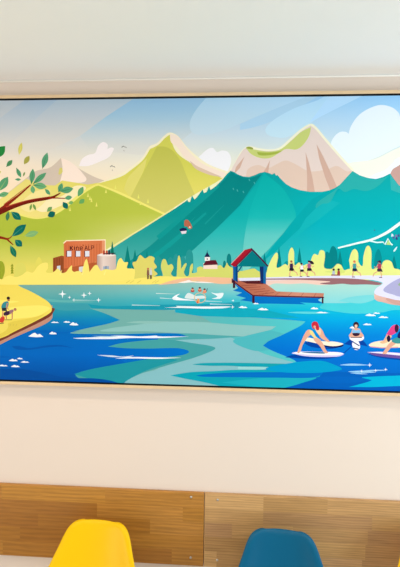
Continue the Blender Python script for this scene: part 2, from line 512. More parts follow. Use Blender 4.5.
# fir trees in front of the teal slope
for x, t, hw in ((112, 241, 2), (127.5, 245.5, 4.5), (135, 249, 4), (147, 250, 3), (150.5, 254, 3)):
    fir((8, 126, 118), x, t, 276, hw)
for x, t, wd in ((170.5, 257, 3.5), (176, 254, 3), (189.5, 249.5, 3.6), (183, 256, 3), (158, 256, 4), (229, 254, 2.3), (224.5, 261, 2)):
    shape((36, 146, 142), [(x - wd, 278, 1), (x - wd, t + 6), (x, t), (x + wd, t + 6), (x + wd, 278, 1)])
ell((12, 124, 122), 229, 260, 2.4, 6.5)
ell((12, 124, 122), 224.5, 265, 1.6, 4.5)
for x, t, hw in ((264.5, 252.5, 3), (279, 246.5, 3.2), (299.5, 247, 3.2), (340, 250, 3.4), (394, 255, 3.5)):
    fir((0, 126, 126), x, t, 272, hw)
shape((0, 126, 128), [(328, 276, 1), (328, 262), (330, 250), (333, 246), (336.5, 250), (338, 264), (340, 276, 1)])
shape((0, 134, 138), [(374, 276, 1), (374.5, 258), (378, 249), (381.5, 256), (384, 276, 1)])
shape((0, 146, 146), [(283, 276, 1), (284, 264), (287, 261), (291, 264), (300, 262), (308, 276, 1)])
shape((0, 128, 130), [(323, 276, 1), (325, 255), (328, 252), (331, 260), (331, 276, 1)])
shape((0, 140, 140), [(E1, 276, 1), (E1, 240, 1), (425, 246), (412, 252), (404, 262), (402, 276, 1)])
# building on the far bank
RED = (206, 112, 68)
shape((150, 78, 40), [(53, 258), (62, 255.5), (66, 257), (66, 274), (53, 274)], False)
for x in (54.5, 57, 59.5, 62):
    line((124, 60, 30), [(x, 258), (x, 272)], .7)
shape((176, 90, 48), [(64, 266), (98, 262), (98, 274), (64, 274)], False)
shape((250, 232, 196), [(63, 243), (66, 240.3), (105.6, 239.4), (105.8, 266), (104.6, 266), (104.4, 242), (64.4, 244)], False)
shape(('h', [(64, (204, 108, 64)), (86, (214, 122, 76)), (104, (204, 112, 68))]), [(63.8, 243.8), (66.5, 241.2), (105, 240.4), (105, 265.5), (96, 262), (64, 268.6)], False)
shape((222, 150, 106), [(102, 240.7), (105, 240.4), (105, 265.5), (102, 264)], False)
for i in range(13):
    x = 66 + i * 2.8
    line((188, 94, 54), [(x, 245 - i * .12), (x, 267 - i * .4)], .55)
for x in (66.8, 75.8, 84.8):
    shape((120, 58, 50), [(x - .8, 250.6), (x + 4.6, 250.4), (x + 4.6, 257), (x - .8, 257)], False)
    shape((218, 222, 228), [(x + .3, 251), (x + 4.6, 251), (x + 4.6, 256.4), (x + .3, 256.6)], False)
shape((206, 214, 218), [(57, 266), (60.4, 265.6), (60.4, 272), (57, 272)], False)
shape((210, 212, 208), [(79, 267), (86, 266), (86, 272), (79, 272)], False)
# lettering on the building
T = (84, 26, 30)
TW = 0.95


def glyph(x, y, strokes, s=1.0, wd=TW):
    for st in strokes:
        line(T, [(x + a_ * s, y - b_ * s) for a_, b_ in st], wd)


by = 250.2
glyph(70.3, by, [[(0, 0), (0, 4.2)], [(0, 1.5), (2.4, 4)], [(.8, 2.1), (2.6, 0)]])
glyph(74.6, by - .1, [[(0, 0), (0, 3.6)]])
glyph(76.4, by - .1, [[(0, 0), (0, 3.3)], [(0, 2.4), (1.0, 3.3), (2.1, 2.7)], [(2.2, 2.8), (2.2, 0)]], wd=.75)
glyph(80.0, by - .2, [[(.2, 1.7), (2.6, 1.7)], [(2.5, 1.7), (2.3, 2.8), (1.3, 3.4), (.3, 2.8), (0, 1.7)], [(0, 1.7), (.4, .5), (1.3, 0), (2.5, .3)]], wd=.65)
glyph(83.0, by - .2, [[(.1, 5.2), (.7, 4.5)]], wd=.7)
glyph(84.7, by - .3, [[(0, 0), (1.5, 4)], [(1.5, 4), (3, 0)], [(.6, 1.2), (2.4, 1.2)]], wd=.65)
glyph(88.7, by - .4, [[(0, 4), (0, 0)], [(0, .3), (1.8, .3)]], wd=.65)
glyph(91.4, by - .5, [[(0, 0), (0, 4)], [(0, 4), (1.8, 3.9)], [(1.8, 4), (2.5, 3.2), (2.3, 2.3), (1.8, 1.7)], [(1.8, 1.7), (0, 1.6)]], wd=.6)
# round pavilion
shape(('h', [(97, (176, 150, 138)), (103, (226, 210, 196)), (116, (200, 180, 166))]), [(97, 255), (101, 253.8), (112, 253.8), (116, 255), (116, 274), (97, 274)], False)
shape((236, 226, 214), [(97, 255.2), (101, 253.6), (112, 253.6), (116, 255.2), (112, 256.2), (101, 256.2)], False)
for x, c in ((104, (176, 70, 50)), (106.8, (190, 80, 56)), (109.3, (60, 50, 66)), (112.6, (70, 56, 62))):
    shape(c, [(x - 1.1, 254.6), (x - 1, 251), (x, 250), (x + 1, 251), (x + 1.1, 254.6)], False)
line((50, 44, 54), [(104, 253.8), (115.5, 253.2)], .9)
fir((8, 112, 92), 112.3, 241, 252.8, 1.6)
shape((150, 170, 190), [(103.3, 266.4), (109, 266), (109, 272), (103.3, 272)], False)
line((90, 90, 100), [(106, 266), (106, 272)], .7)
# trees and bushes on the far left bank
shape((150, 164, 44), [(-8, 280, 1), (-6, 268), (0, 261), (4, 264), (4.8, 272), (2, 280, 1)])
shape((214, 212, 100), [(14, 280, 1), (15, 267), (20, 262.5), (25.5, 266), (26, 280, 1)])
shape((220, 214, 96), [(35, 280, 1), (35.5, 264), (39, 257), (42.5, 264), (43, 280, 1)])
for k in range(4):
    shape((140, 150, 40), [(10.6, 273.6 - k * 2.4), (12.2, 269.6 - k * 2.0), (13.8, 273.6 - k * 2.4)], False)
YB = (243, 228, 114)
shape(YB, [(E0, 290, 1), (E0, 276, 1), (-20, 272), (0, 279), (5, 277), (10, 275.5), (16, 277), (22, 275), (27, 271.5), (33, 272.5), (38, 266), (43, 263), (47.6, 263), (48, 268), (46, 272), (51, 273), (55, 271), (57.5, 268.5), (60.5, 271),
           (62, 273), (66, 272), (69, 268), (72, 265.5), (72, 270), (74, 272, 1), (79, 271), (82, 273, 1), (84, 264), (86.5, 259), (88.5, 265), (89.5, 272, 1), (94, 266), (97, 265), (99, 268), (101, 271, 1), (106, 269), (112, 270), (116, 269, 1), (118, 261), (121, 258), (124, 262), (128, 262.5), (127, 268), (134, 269), (139, 274), (141, 280), (139, 290, 1)])
shape((216, 209, 104), [(133, 284, 1), (135, 272), (132.5, 263), (136.5, 261), (140, 255), (145, 258.5), (150, 256), (154.5, 258), (154, 262), (156.8, 267), (154, 270), (157.4, 274), (152, 278), (150, 284, 1)])
for x in (60, 82, 104):
    line((250, 236, 140), [(x, 275), (x + 2, 270)], 1.0, .4)
BU = (206, 212, 106)
shape(BU, [(160, 281, 1), (163, 276), (161, 267), (162.5, 260), (165.5, 259.5), (168, 265), (171.5, 264), (173.5, 268), (171, 274), (176, 277), (177, 270), (177.8, 258), (179.6, 256), (181, 264), (181, 269, 1), (185, 263.5), (186.6, 264.5), (184, 272), (186, 276), (189, 275), (190, 267), (192.5, 263.5), (193, 268), (192, 273), (197, 272), (197, 268), (201, 266.5), (206, 269), (214, 268), (220, 265), (224, 268), (227, 262.5, 1), (229, 266), (233, 268), (240, 271), (246, 270), (254, 268.5), (258, 271), (264, 274), (266, 281, 1)])
# church
shape((240, 216, 198), [(203.4, 263), (217.5, 263), (217.5, 269), (203.4, 269)], False)
shape((92, 22, 38), [(203, 265.4), (206, 260.4), (215.8, 260), (218.2, 264.6)], False)
shape((240, 232, 224), [(204.8, 261), (204.8, 256.4), (210, 256.4), (210, 260.6)], False)
shape((22, 32, 72), [(204.4, 257), (206, 254), (207.1, 251.6), (208.4, 254), (210.3, 257)], False)
line((22, 32, 72), [(207.2, 254), (207.2, 250.4)], .5)
ell((22, 32, 72), 207.3, 259, .7)
# bushes on the far right bank
YR = (226, 233, 134)
shape(YR, [(262, 280, 1), (266, 274), (268, 267), (272, 258), (276.5, 252.5), (278, 257), (276.5, 267), (280, 267), (285, 264), (288, 265), (288.5, 254), (291.5, 247.5), (294, 252), (294.5, 265), (299, 262.5), (302, 266), (307, 264), (311, 266), (311, 260), (314, 254), (318, 255), (320, 250.5), (324, 251), (325, 257), (324, 267), (329, 269), (333, 268), (337, 264), (341, 265), (344, 270), (348, 269),
           (350, 268), (349, 260, 1), (351.5, 252), (355, 249), (358, 253), (358.5, 262), (362.5, 266), (363.5, 256), (366, 247.5), (369, 246), (371.4, 252), (371.5, 268), (376, 268), (381, 267), (383, 262), (387, 260), (391.5, 262), (394, 268), (398, 269), (404, 270), (420, 262), (E1, 262, 1), (E1, 280, 1)])
shape((210, 224, 120), [(325, 272), (333, 270), (341, 268), (344, 273)])
# ground strips
shape((240, 226, 110), [(100, 284), (140, 278), (160, 276), (185, 277), (205, 276.5), (200, 281), (160, 285), (150, 289), (100, 289)], False)
for x in (126, 130, 137, 152, 155):
    line((214, 198, 90), [(x, 283), (x + 4, 280.5)], .6)
# water
shape(('b', [(283, (122, 170, 160)), (292, (104, 172, 168)), (302, (70, 162, 168)), (312, (36, 148, 168)), (320, (14, 128, 180)), (332, (0, 104, 186)), (355, (0, 102, 190)), (372, (0, 86, 170)), (390, (0, 74, 148))],
       [(283, (160, 218, 208)), (292, (130, 214, 214)), (300, (60, 200, 214)), (308, (10, 190, 214)), (320, (0, 168, 220)), (335, (0, 134, 212)), (350, (0, 116, 208)), (372, (0, 108, 198)), (392, (0, 90, 178))], 60, 330),
      [(E0, 285), (150, 284.5), (260, 280), (E1, 284), (E1, 400), (E0, 400)], False, 5)
# far beaches
shape((236, 186, 146), [(158, 285, 1), (170, 281), (185, 278), (205, 277), (235, 278), (262, 279, 1), (262, 284, 1), (240, 283), (222, 284), (205, 282), (190, 281), (180, 283), (170, 284)])
shape((242, 236, 226), [(178, 282.6, 1), (185, 281), (189, 280), (193, 281.4), (205, 281.8), (215, 283, 1), (203, 283), (192, 282.4), (184, 283)])
shape((236, 202, 184), [(258, 279), (330, 279), (330, 286), (300, 287), (268, 288), (258, 284)], False)
shape(('v', [(283, (176, 220, 204)), (300, (140, 216, 214))]), [(268, 286.4, 1), (275, 283.5), (290, 284), (305, 283.4), (320, 285), (340, 284), (355, 285.4), (370, 285), (381, 284, 1), (376, 292), (374, 300, 1), (350, 304, 1), (324, 303, 1), (300, 294, 1), (276, 291.5, 1)])
shape((222, 222, 238), [(238, 278, 1), (262, 277.4), (300, 276.4), (340, 275.6), (380, 275.4), (E1, 275, 1), (E1, 280, 1), (330, 279, 1), (240, 281, 1)])
shape((150, 104, 106), [(262, 278.6, 1), (300, 278.2), (340, 278.2), (362, 279.4), (382, 283, 1), (379, 285), (366, 284.4), (352, 284.6), (342, 283.8), (330, 284.6), (320, 283.4), (330, 281.5), (300, 279.8), (262, 279.8, 1)])
shape(('v', [(292, (232, 192, 172)), (304, (214, 170, 154))]), [(374.4, 293, 1), (385, 296.5), (405, 300), (E1, 302, 1), (E1, 310, 1), (405, 306), (386, 303.5), (375, 299.5)])
shape((206, 160, 144), [(389, 297.5), (E1, 302, 1), (E1, 310, 1), (400, 305.5)])
shape((224, 224, 246), [(345, 277, 1), (370, 276), (E1, 275, 1), (E1, 302, 1), (403, 300.6), (388, 298), (375, 294), (376, 288.5), (382, 284.5), (381, 282), (366, 279)])
shape((172, 172, 206), [(E1, 277, 1), (410, 276.4), (399, 278.5), (389, 284), (383.5, 289), (385, 292), (393, 294.6), (404, 297), (E1, 298, 1)])
shape((150, 178, 130), [(398, 285), (404, 280), (412, 282), (405, 286)])
# painted people on the banks
SK = (222, 160, 130)


def runner(x, top, base, torso, legs, hair, flip=1):
    h = base - top
    ell(SK, x, top + h * .09, h * .07, h * .085)
    ell(hair, x - flip * .3, top + h * .055, h * .075, h * .065)
    shape(torso, [(x - h * .12, top + h * .2), (x + h * .1, top + h * .18), (x + h * .1, top + h * .5), (x - h * .1, top + h * .5)], False)
    line(SK, [(x + flip * h * .08, top + h * .25), (x + flip * h * .2, top + h * .42), (x + flip * h * .3, top + h * .36)], .7)
    line(SK, [(x - flip * h * .1, top + h * .25), (x - flip * h * .2, top + h * .45)], .7)
    shape(legs, [(x - h * .13, top + h * .48), (x + h * .12, top + h * .48), (x + h * .2, top + h * .66), (x + h * .02, top + h * .66), (x - h * .14, top + h * .66)], False)
    line(SK, [(x + flip * h * .1, top + h * .64), (x + flip * h * .32, top + h * .76), (x + flip * h * .38, base - 1)], .9)
    line(SK, [(x - flip * h * .06, top + h * .64), (x - flip * h * .12, top + h * .84), (x - flip * h * .1, base)], .9)
    line((60, 50, 60), [(x - flip * h * .16, base), (x + flip * .3, base)], .7)


runner(291.5, 260.5, 276.4, (58, 40, 78), (30, 26, 44), (150, 90, 60))
runner(301.8, 263, 276.4, (238, 236, 240), (40, 34, 50), (50, 36, 44))
runner(309.2, 260.5, 276.4, (170, 90, 140), (34, 28, 46), (44, 26, 44))
shape((44, 26, 44), [(309, 261), (312, 261), (314, 263.5), (312.6, 264.4), (310.6, 263.4)])
for x, c, hc in ((333.6, (176, 190, 200), (70, 44, 50)), (338.6, (160, 60, 60), (60, 36, 40))):
    ell(hc, x, 269.6, 1.2)
    shape(c, [(x - 1.6, 274.6), (x - 1, 270.8), (x + 1.2, 270.8), (x + 1.6, 274.6)], False)
line((150, 90, 76), [(331, 275), (340, 275.2)], 1.2)
runner(354.6, 260.5, 277, (60, 150, 150), (34, 40, 74), (214, 120, 70))
runner(379.4, 260.5, 277.5, (176, 60, 84), (60, 44, 64), (40, 36, 60), -1)
line((60, 50, 74), [(377.4, 261.6), (381, 262.6)], 1.2)
for x, c, hd in ((148, (130, 90, 74), (190, 110, 80)), (150.8, (206, 204, 204), (210, 190, 170))):
    ell(hd, x, 268.8, 1.1)
    shape(c, [(x - 1.3, 275), (x - 1, 270), (x + 1, 270), (x + 1.4, 275)], False)
    line((70, 50, 54), [(x - .4, 275), (x - .3, 279.2)], 1.0)
    line((90, 66, 66), [(x + .7, 275), (x + .8, 278.8)], .8)
# boathouse and jetty
shape((0, 112, 190), [(234, 283), (253, 296), (322, 297.6), (318, 300), (323, 303.5), (300, 302.4), (306, 304.4), (270, 303.6), (256, 303.6), (253, 302), (240, 300.2), (246, 298), (236, 295.4), (242, 292.6), (233, 290.6), (238, 288)], False)
shape((84, 28, 34), [(238, 281), (262, 280.6), (266, 284.4), (246, 284.6)], False)
shape(('h', [(232, (168, 92, 68)), (262, (186, 112, 86)), (300, (208, 146, 120)), (325, (196, 126, 100))]),
      [(232, 280.4), (240, 280.8), (247, 283.6), (266, 284), (271, 287.4), (276.5, 291.4), (300, 292.4), (324, 293.2), (323.4, 297), (253, 295.2)], False)
for i in range(1, 6):
    line((136, 68, 56), [(237 + i * 4.3, 283.4 + i * 2.2), (252 + i * 4.4, 283 + i * 1.9)], .5)
for i in range(5):
    line((150, 84, 70), [(262 + i * 13, 295 + i * .4), (268 + i * 12, 291.6 + i * .3)], .4)
line((86, 26, 42), [(232, 280.6), (253, 295.6), (288, 296.6), (324, 297.4)], 1.3)
for x, t, b_, wd in ((234, 279.5, 288, 2.3), (253.4, 295, 303, 2.4), (322.6, 297, 303.4, 1.7), (232.2, 278.5, 283, 1)):
    line((64, 22, 44), [(x, t), (x, b_)], wd)
shape((16, 92, 156), [(233, 265.6), (237.8, 265.6), (237.8, 282.6), (235.6, 281), (233, 279.6)], False)
shape((0, 64, 120), [(235.6, 265.6), (237.8, 265.6), (237.8, 282.6), (235.6, 281)], False)
line((0, 74, 120), [(238, 272), (241.5, 266.4)], 1.2)
shape((14, 44, 100), [(259.6, 265.6), (263.4, 265.6), (263.4, 283.4), (260.4, 282.6)], False)
shape((20, 104, 160), [(263.4, 265.6), (266, 265.6), (266, 284), (263.4, 283.4)], False)
shape((0, 116, 122), [(251.6, 249), (267.4, 265.6), (262, 266.6), (237.4, 266.4)], False)
shape((160, 22, 42), [(230.8, 264.6), (245.2, 249.8), (251.6, 248.2), (252.6, 250), (236, 266.6), (233.4, 266.4)], False)
line((226, 150, 150), [(231, 264), (245, 249.6)], .6)
line((66, 22, 62), [(251, 248.4), (260, 257.6), (268, 266.4)], 1.5)
line((84, 18, 50), [(252, 249.4), (236, 266)], .8)
# sparkles and streaks on the upper water
PALEW = (150, 200, 192)
shape((94, 176, 174), [(30, 299), (45, 298.4), (60, 300), (76, 300.4), (95, 302), (75, 302.6), (55, 302), (44, 300.6)])
shape((58, 156, 168), [(46, 303), (64, 305.4), (84, 304), (100, 308), (82, 310), (60, 310)])
for x, y, r in ((62.5, 294, 4.2), (69.5, 297.3, 1.8), (74, 300, 2), (84, 295.2, 3.2), (89.6, 293.4, 2.1), (98.6, 300, 2.6)):
    star(x, y, r)
line((176, 214, 208), [(74, 300), (96, 300.4)], .8, .2)
line((190, 220, 212), [(156, 293.4), (176, 294)], .9, .2)
# bank in the near left corner
shape((192, 142, 118), [(52.4, 305, 1), (52.6, 313), (51.6, 319), (44, 324.6), (26, 332.4), (10, 339.6), (-10, 349), (E0, 362, 1), (E0, 340, 1), (20, 322, 1)])
shape((118, 58, 42), [(52.4, 308), (52, 314.4), (46, 319), (30, 327), (14, 334.4), (-2, 342), (E0, 360, 1), (E0, 330, 1), (20, 320, 1)])
shape(('v', [(285, (236, 216, 92)), (310, (240, 222, 96)), (330, (232, 212, 84))]), [(E0, 284, 1), (18, 284.8, 1), (21, 287), (30, 291), (42, 297.6), (49, 302.6), (51.8, 308), (49.6, 313.2), (35, 321.4), (14, 331.8), (0, 338.6), (E0, 356, 1)])
shape((250, 232, 110), [(-10, 300), (8, 300.4), (19, 301.4), (8, 303.4), (-10, 304)])
shape((251, 234, 112), [(0, 309, 1), (20, 306.4), (40, 305.4), (50, 308), (44, 313), (34, 317), (14, 319), (0, 322, 1)])
shape((224, 204, 80), [(E0, 330, 1), (0, 325), (15, 321), (34, 317.4), (44, 314.4), (34, 321), (14, 330.6), (0, 337), (E0, 354, 1)])
shape((236, 218, 96), [(E0, 322, 1), (0, 318), (8, 324), (0, 334), (E0, 350, 1)])
for x in (10, 13, 16, 24):
    line((210, 190, 80), [(x, 326), (x + 1, 324)], .6)
# people stretching on the bank
ell((46, 30, 34), 8.4, 298.2, 1.7)
ell((170, 112, 84), 8.6, 300.2, 1.3, 1.0)
shape((50, 138, 146), [(1.4, 306.6), (3.4, 302.6), (7.2, 301.2), (8.8, 303), (7.4, 307.6), (2.4, 309)])
line((206, 140, 110), [(7.4, 303), (6.6, 307.6), (9, 309.4)], 1.1)
shape((44, 52, 60), [(1.6, 308), (6.6, 307.6), (7, 311.2), (2, 310.8)], False)
line((206, 140, 110), [(3, 311), (2.6, 318)], 1.2)
shape((150, 110, 120), [(6, 312.6), (10, 310.2), (13.4, 309.6), (13, 312.4), (8, 314.8)])
shape((56, 36, 62), [(3.8, 313), (7, 311), (9.6, 312), (8.6, 315), (4.4, 315.6)])
ell((176, 120, 92), 15.2, 309.4, 1.5)
line((190, 124, 100), [(12.4, 311.8), (12.2, 319.2)], 1.1)
line((190, 124, 100), [(6, 315), (6.6, 319)], 1.1)
line((150, 140, 70), [(5, 319.8), (12, 319.6)], .9)
shape((206, 62, 50), [(-1, 321), (1.4, 317), (4.4, 316.6), (4.6, 320), (2.4, 322.6)])
line((90, 50, 50), [(-2, 323.6), (4, 323)], .8)
# water: large soft bands
shape((112, 174, 166), [(90, 308.4, 1), (130, 308), (172, 309), (176, 312), (200, 316), (225, 317.4), (250, 317.4), (285, 319.6), (305.4, 321.4, 1), (300, 326), (282, 335), (268, 341.4), (263, 345.6), (274, 351.4), (292, 359), (298, 363.4, 1), (286, 366), (262, 367), (240, 380, 1), (232, 400, 1), (116, 400, 1), (128, 385, 1), (160, 362, 1), (160, 335, 1), (100, 334), (74, 333.6), (72, 332), (88, 328), (107, 324), (120, 320, 1), (105, 313.4)])
shape(('h', [(120, (112, 174, 166)), (230, (84, 184, 184)), (300, (80, 198, 198))]), [(200, 316, 1), (250, 317.6), (285, 319.8), (305.4, 321.4, 1), (300, 326), (282, 335), (268, 341.4), (263, 345.6), (274, 351.4), (292, 359), (298, 363.4, 1), (286, 366), (262, 367), (230, 360, 1), (225, 330, 1)])
shape((26, 152, 170), [(88, 304, 1), (110, 306.4), (150, 305), (200, 304), (240, 302, 1), (240, 312, 1), (200, 309), (160, 310), (92, 308.6, 1)])
shape((14, 166, 184), [(174.5, 312.4, 1), (186, 309.6), (200, 308.4), (225, 308), (262, 309, 1), (300, 318, 1), (262, 317.4), (230, 317), (195, 315)])
shape((138, 194, 188), [(100, 331), (112, 328), (135, 325), (160, 322), (200, 322), (240, 325), (276, 326.4, 1), (268, 331), (250, 336), (225, 337), (190, 334.4), (150, 331.4), (118, 331.6)])
shape((136, 190, 180), [(126, 322.6, 1), (140, 321), (170, 321.4, 1), (150, 323.6)])
shape((132, 192, 196), [(158, 340, 1), (190, 336.4), (225, 336), (246, 345), (265, 354), (296, 363, 1), (276, 364.4), (250, 365), (240, 372), (230, 400, 1), (112, 400, 1), (124, 383), (138, 374), (160, 366.4)])
shape((76, 166, 166), [(158, 333, 1), (190, 333.4), (215, 335), (244, 336.4, 1), (215, 338.6), (190, 339.4), (158, 341, 1)])
shape((76, 182, 186), [(233, 341), (240, 337.4), (255, 333.6), (270, 330, 1), (284, 333.6, 1), (268, 341.4, 1), (263, 345.6, 1), (270, 349.6, 1), (256, 351), (240, 346)])
shape((66, 160, 160), [(108, 346.6, 1), (122, 343), (150, 340), (170, 339.6), (192, 343), (208, 345.4), (215.4, 348.2), (208, 352.6), (190, 359), (165, 366), (140, 374), (122, 383, 1), (110, 385, 1), (80, 379, 1), (76, 374), (92, 369), (125, 363), (160, 357, 1), (165, 348.4, 1), (130, 348.4)])
shape((30, 150, 160), [(74, 374, 1), (92, 369), (125, 363), (165, 356, 1), (178, 360, 1), (150, 369), (135, 376), (122, 383.6, 1), (95, 380)])
shape(('h', [(120, (0, 106, 193)), (189, (0, 116, 200))]), [(118, 356, 1), (126, 349.6), (150, 348.6), (178, 348.2), (189, 351.6), (180, 355.4), (150, 358.4), (125, 362.6, 1)])
shape((0, 110, 190), [(96, 338, 1), (115, 334.6), (150, 333.4), (178, 333.6), (187, 336.4, 1), (150, 339), (118, 342.6)])
shape((236, 246, 250), [(73, 338, 1), (100, 337), (118, 335.6), (140, 336.4), (156, 335.6), (160, 336.4), (189, 336.4, 1), (160, 338), (130, 338), (110, 339), (80, 338.8)])
shape((160, 200, 220), [(92, 336, 1), (108, 336), (118, 336.6), (104, 337.2)])
shape((206, 226, 236), [(97, 355, 1), (112, 355.4), (122, 356.6), (134, 355.4, 1), (128, 357), (112, 357)])
shape((240, 248, 250), [(115, 358.6, 1), (130, 357), (160, 357.4), (182, 357.6, 1), (160, 358.8), (135, 358.4)])
shape((20, 160, 172), [(192, 364.6, 1), (205, 363), (240, 362.8), (300, 364, 1), (300, 373, 1), (240, 366.4), (210, 365.8)])
shape((150, 212, 208), [(238, 366.6, 1), (262, 366.8), (279, 367.8, 1), (262, 369.6), (238, 369.4, 1)])
shape((10, 164, 180), [(170.5, 375.4, 1), (190, 372.2), (215, 371), (245, 369.6), (320, 371, 1), (320, 400, 1), (245, 391), (205, 382.4), (185, 378.6)])
shape((0, 112, 194), [(196, 375.4, 1), (212, 373.6), (240, 372.4), (300, 372), (325, 372.6, 1), (312, 377.6), (280, 377.6), (240, 377.2), (205, 376.8)])
shape((26, 176, 190), [(222, 382.4, 1), (262, 378), (300, 378), (322, 377.4, 1), (304, 382), (286, 387.6), (262, 388, 1)])
shape((0, 96, 184), [(262, 394, 1), (284, 388), (300, 383.6), (318, 377.4), (324, 371, 1), (345, 372), (E1, 374, 1), (E1, 400, 1), (262, 400, 1)])
shape((0, 78, 158), [(E0, 370, 1), (0, 369), (20, 369), (40, 372), (60, 376.6), (78, 378), (95, 378.4), (110, 380.4), (124, 385, 1), (124, 400, 1), (E0, 400, 1)])
shape((0, 88, 172), [(11.5, 346, 1), (20, 346.2), (30, 348), (45, 345.6), (60, 345), (74, 348, 1), (60, 346.6), (45, 347.6), (30, 349.8), (17, 349.4)])
shape((0, 100, 184), [(34, 331, 1), (46, 330), (60, 332), (78, 331.4, 1), (60, 333.6), (44, 333)])
shape((0, 94, 180), [(-20, 357, 1), (0, 355.6), (12, 357, 1), (0, 358)])
# right-hand water
shape((70, 206, 212), [(324, 303, 1), (345, 303), (375, 301), (400, 306), (E1, 310, 1), (E1, 316, 1), (400, 310), (380, 312.6), (355, 313.6), (335, 311.4), (320, 308)])
shape((120, 214, 214), [(338, 301, 1), (350, 297), (372, 295), (374, 300, 1), (360, 303.4)])
shape((90, 210, 214), [(288, 312.6), (300, 311.6), (320, 312), (330, 313), (310, 313.8)])
shape((0, 158, 202), [(296, 362, 1), (320, 360.6), (334, 364.6), (342, 369), (332, 371.4), (310, 373), (280, 372), (266, 368)])
shape((0, 182, 214), [(345, 388, 1), (366, 382.4), (372, 380, 1), (362, 377.4), (385, 376), (400, 375.4), (E1, 372, 1), (E1, 386, 1), (400, 386), (375, 387)])
shape((0, 100, 188), [(316, 377.4), (336, 376.6), (356, 377), (371, 379.8, 1), (356, 382.4), (330, 382.8)])
shape((0, 92, 182), [(300, 392, 1), (340, 387.4), (375, 387), (400, 386.4), (E1, 386, 1), (E1, 402, 1), (300, 402, 1)])
for p in ([(340, 365), (352, 363.6), (368, 365), (352, 365.6)], [(348, 371.6), (362, 370.6), (376, 372.2), (362, 372.8)], [(362, 370.8), (372, 369.8), (388, 370), (374, 371)], [(350, 372.8), (358, 372.8), (368, 374), (358, 374)]):
    shape((150, 204, 236), p)
for x, y, r in ((369.6, 365, 2.4), (361.6, 371, 1.8), (375.6, 370.4, 1.8), (385.6, 369.4, 1.8), (222, 303, .1), (360 - 127, 300.6, 1.6), (232.6, 307, 2)):
    star(x, y, r)
WH = (240, 247, 248)


def foam(x, y, wd, h=1.8):
    h *= .78
    shape(WH, [(x - wd / 2, y + h * .4, 1), (x - wd * .3, y - h * .2), (x - wd * .08, y - h * .6), (x + wd * .12, y - h * .1), (x + wd * .25, y - h * .3), (x + wd / 2, y + h * .5, 1), (x, y + h * .6)])


for f_ in ((36, 335, 15, 4.6), (53, 333, 8, 2.8), (55, 322.2, 8, 1.6), (67, 321.8, 7, 1.8), (74, 323.8, 9, 3.4), (13.4, 360, 9, 2.6), (20, 358.4, 6, 1.8), (25, 361.8, 9, 1.8), (3, 365.4, 10, 1.8), (15.4, 366, 9, 2.4),
           (243, 307, 9, 2.2), (263, 309, 11, 2.6), (314.5, 308.2, 8, 2.2), (370.5, 314.8, 11, 2.6), (376.6, 313, 7, 1.6), (383.4, 317, 10, 2), (367.4, 324.2, 9, 2), (353, 327.4, 7, 2.4), (322, 312.4, 12, 1.6), (256, 303.4, 6, 1.6)):
    foam(*f_)
# swimmers in the middle
shape((214, 230, 226), [(185, 296.6), (188, 293), (192, 294), (196, 296), (203, 295.6), (206, 298), (196, 299), (186, 298.4)])
shape(WH, [(172.6, 297.6), (176, 295), (180, 293.8), (177, 296.4), (183, 298.6), (196, 300.4), (178, 300.2), (173, 299.4)])
shape((226, 240, 238), [(211.4, 292.6), (216, 293.4), (223.4, 293), (220.6, 298.4), (212, 298.6), (217.4, 296.6)])
shape((210, 232, 232), [(176, 305.8, 1), (200, 306.4), (226, 306.2), (231, 307, 1), (220, 308.4), (196, 308), (180, 307.6)])
shape(WH, [(164, 307.6, 1), (186, 306.8), (214, 307.2), (228, 307.6, 1), (210, 308.6), (186, 308)])
for a_, b_ in (((205, 301), (222, 301.6)), ((210, 304), (232, 304.4)), ((160, 298), (176, 299)), ((120 + 12, 305), (160, 305.6))):
    line((190, 222, 220), [a_, b_], .9, .3)
for x, y, c in ((192.6, 289.4, (180, 70, 66)), (199.8, 289, (196, 100, 70)), (204.6, 290.4, (226, 140, 100))):
    ell(c, x, y + 1.4, 2.0, 1.5)
    ell((224, 156, 124), x, y, 1.3)
    ell((70, 40, 50), x, y - 1.2, 1.2, .8)
line((60, 70, 90), [(206.4, 291.6), (207.4, 288.4)], .7)
ring = [(200 + 5.6 * math.cos(2 * math.pi * i / 22), 297.8 + 5 * math.sin(2 * math.pi * i / 22)) for i in range(23)]
line((222, 186, 130), ring[:12], .7)
line((222, 186, 130), ring[11:], .7)
shape((232, 158, 90), [(196.4, 302.4), (197.4, 298.8), (199.2, 299), (199.6, 302), (198, 303.4)])
ell((200, 90, 70), 197.4, 302.2, .9)
# boards and the people on them
NV = (0, 66, 158)
shape(NV, [(285, 357.4, 1), (296, 354.6), (320, 356), (338, 356.4), (326, 358.8), (305, 358.6)])
shape(NV, [(304, 343, 1), (316, 340), (330, 346, 1), (340, 346.6), (330, 349), (312, 347)])
shape((18, 24, 84), [(322, 344), (332, 345.4), (343, 344.6), (341, 347), (331, 347.6), (324, 346)])
shape((250, 240, 212), [(303, 340), (307, 337.6), (313, 338.4), (322, 341), (334, 341.6), (343, 343.6), (339, 345.6), (330, 346), (318, 343.6), (308, 341.4)])
shape((214, 206, 236), [(291.6, 353.2, 1), (302, 352), (322, 352), (338, 352.6), (344, 354.2, 1), (338, 356.4), (322, 357), (304, 356)])
shape((252, 248, 252), [(291.6, 353, 1), (300, 351.6), (322, 351.8), (338, 352.2), (344, 353.6, 1), (336, 355), (318, 355), (302, 354.2)])
shape((30, 108, 150), [(302, 352), (322, 352), (324, 353.6), (308, 353)])
S1 = (230, 172, 142)
shape(S1, [(314, 326.6), (318.6, 326.8), (322.4, 330.4), (325, 336), (329.6, 341.4), (327.4, 341.8), (321.4, 338.4), (317.4, 333)])
shape((240, 206, 168), [(315, 327), (318.4, 327), (321, 330), (320, 335), (316.6, 332)])
line(S1, [(323, 334), (326, 339), (329.6, 341.8)], 1.5, .9)
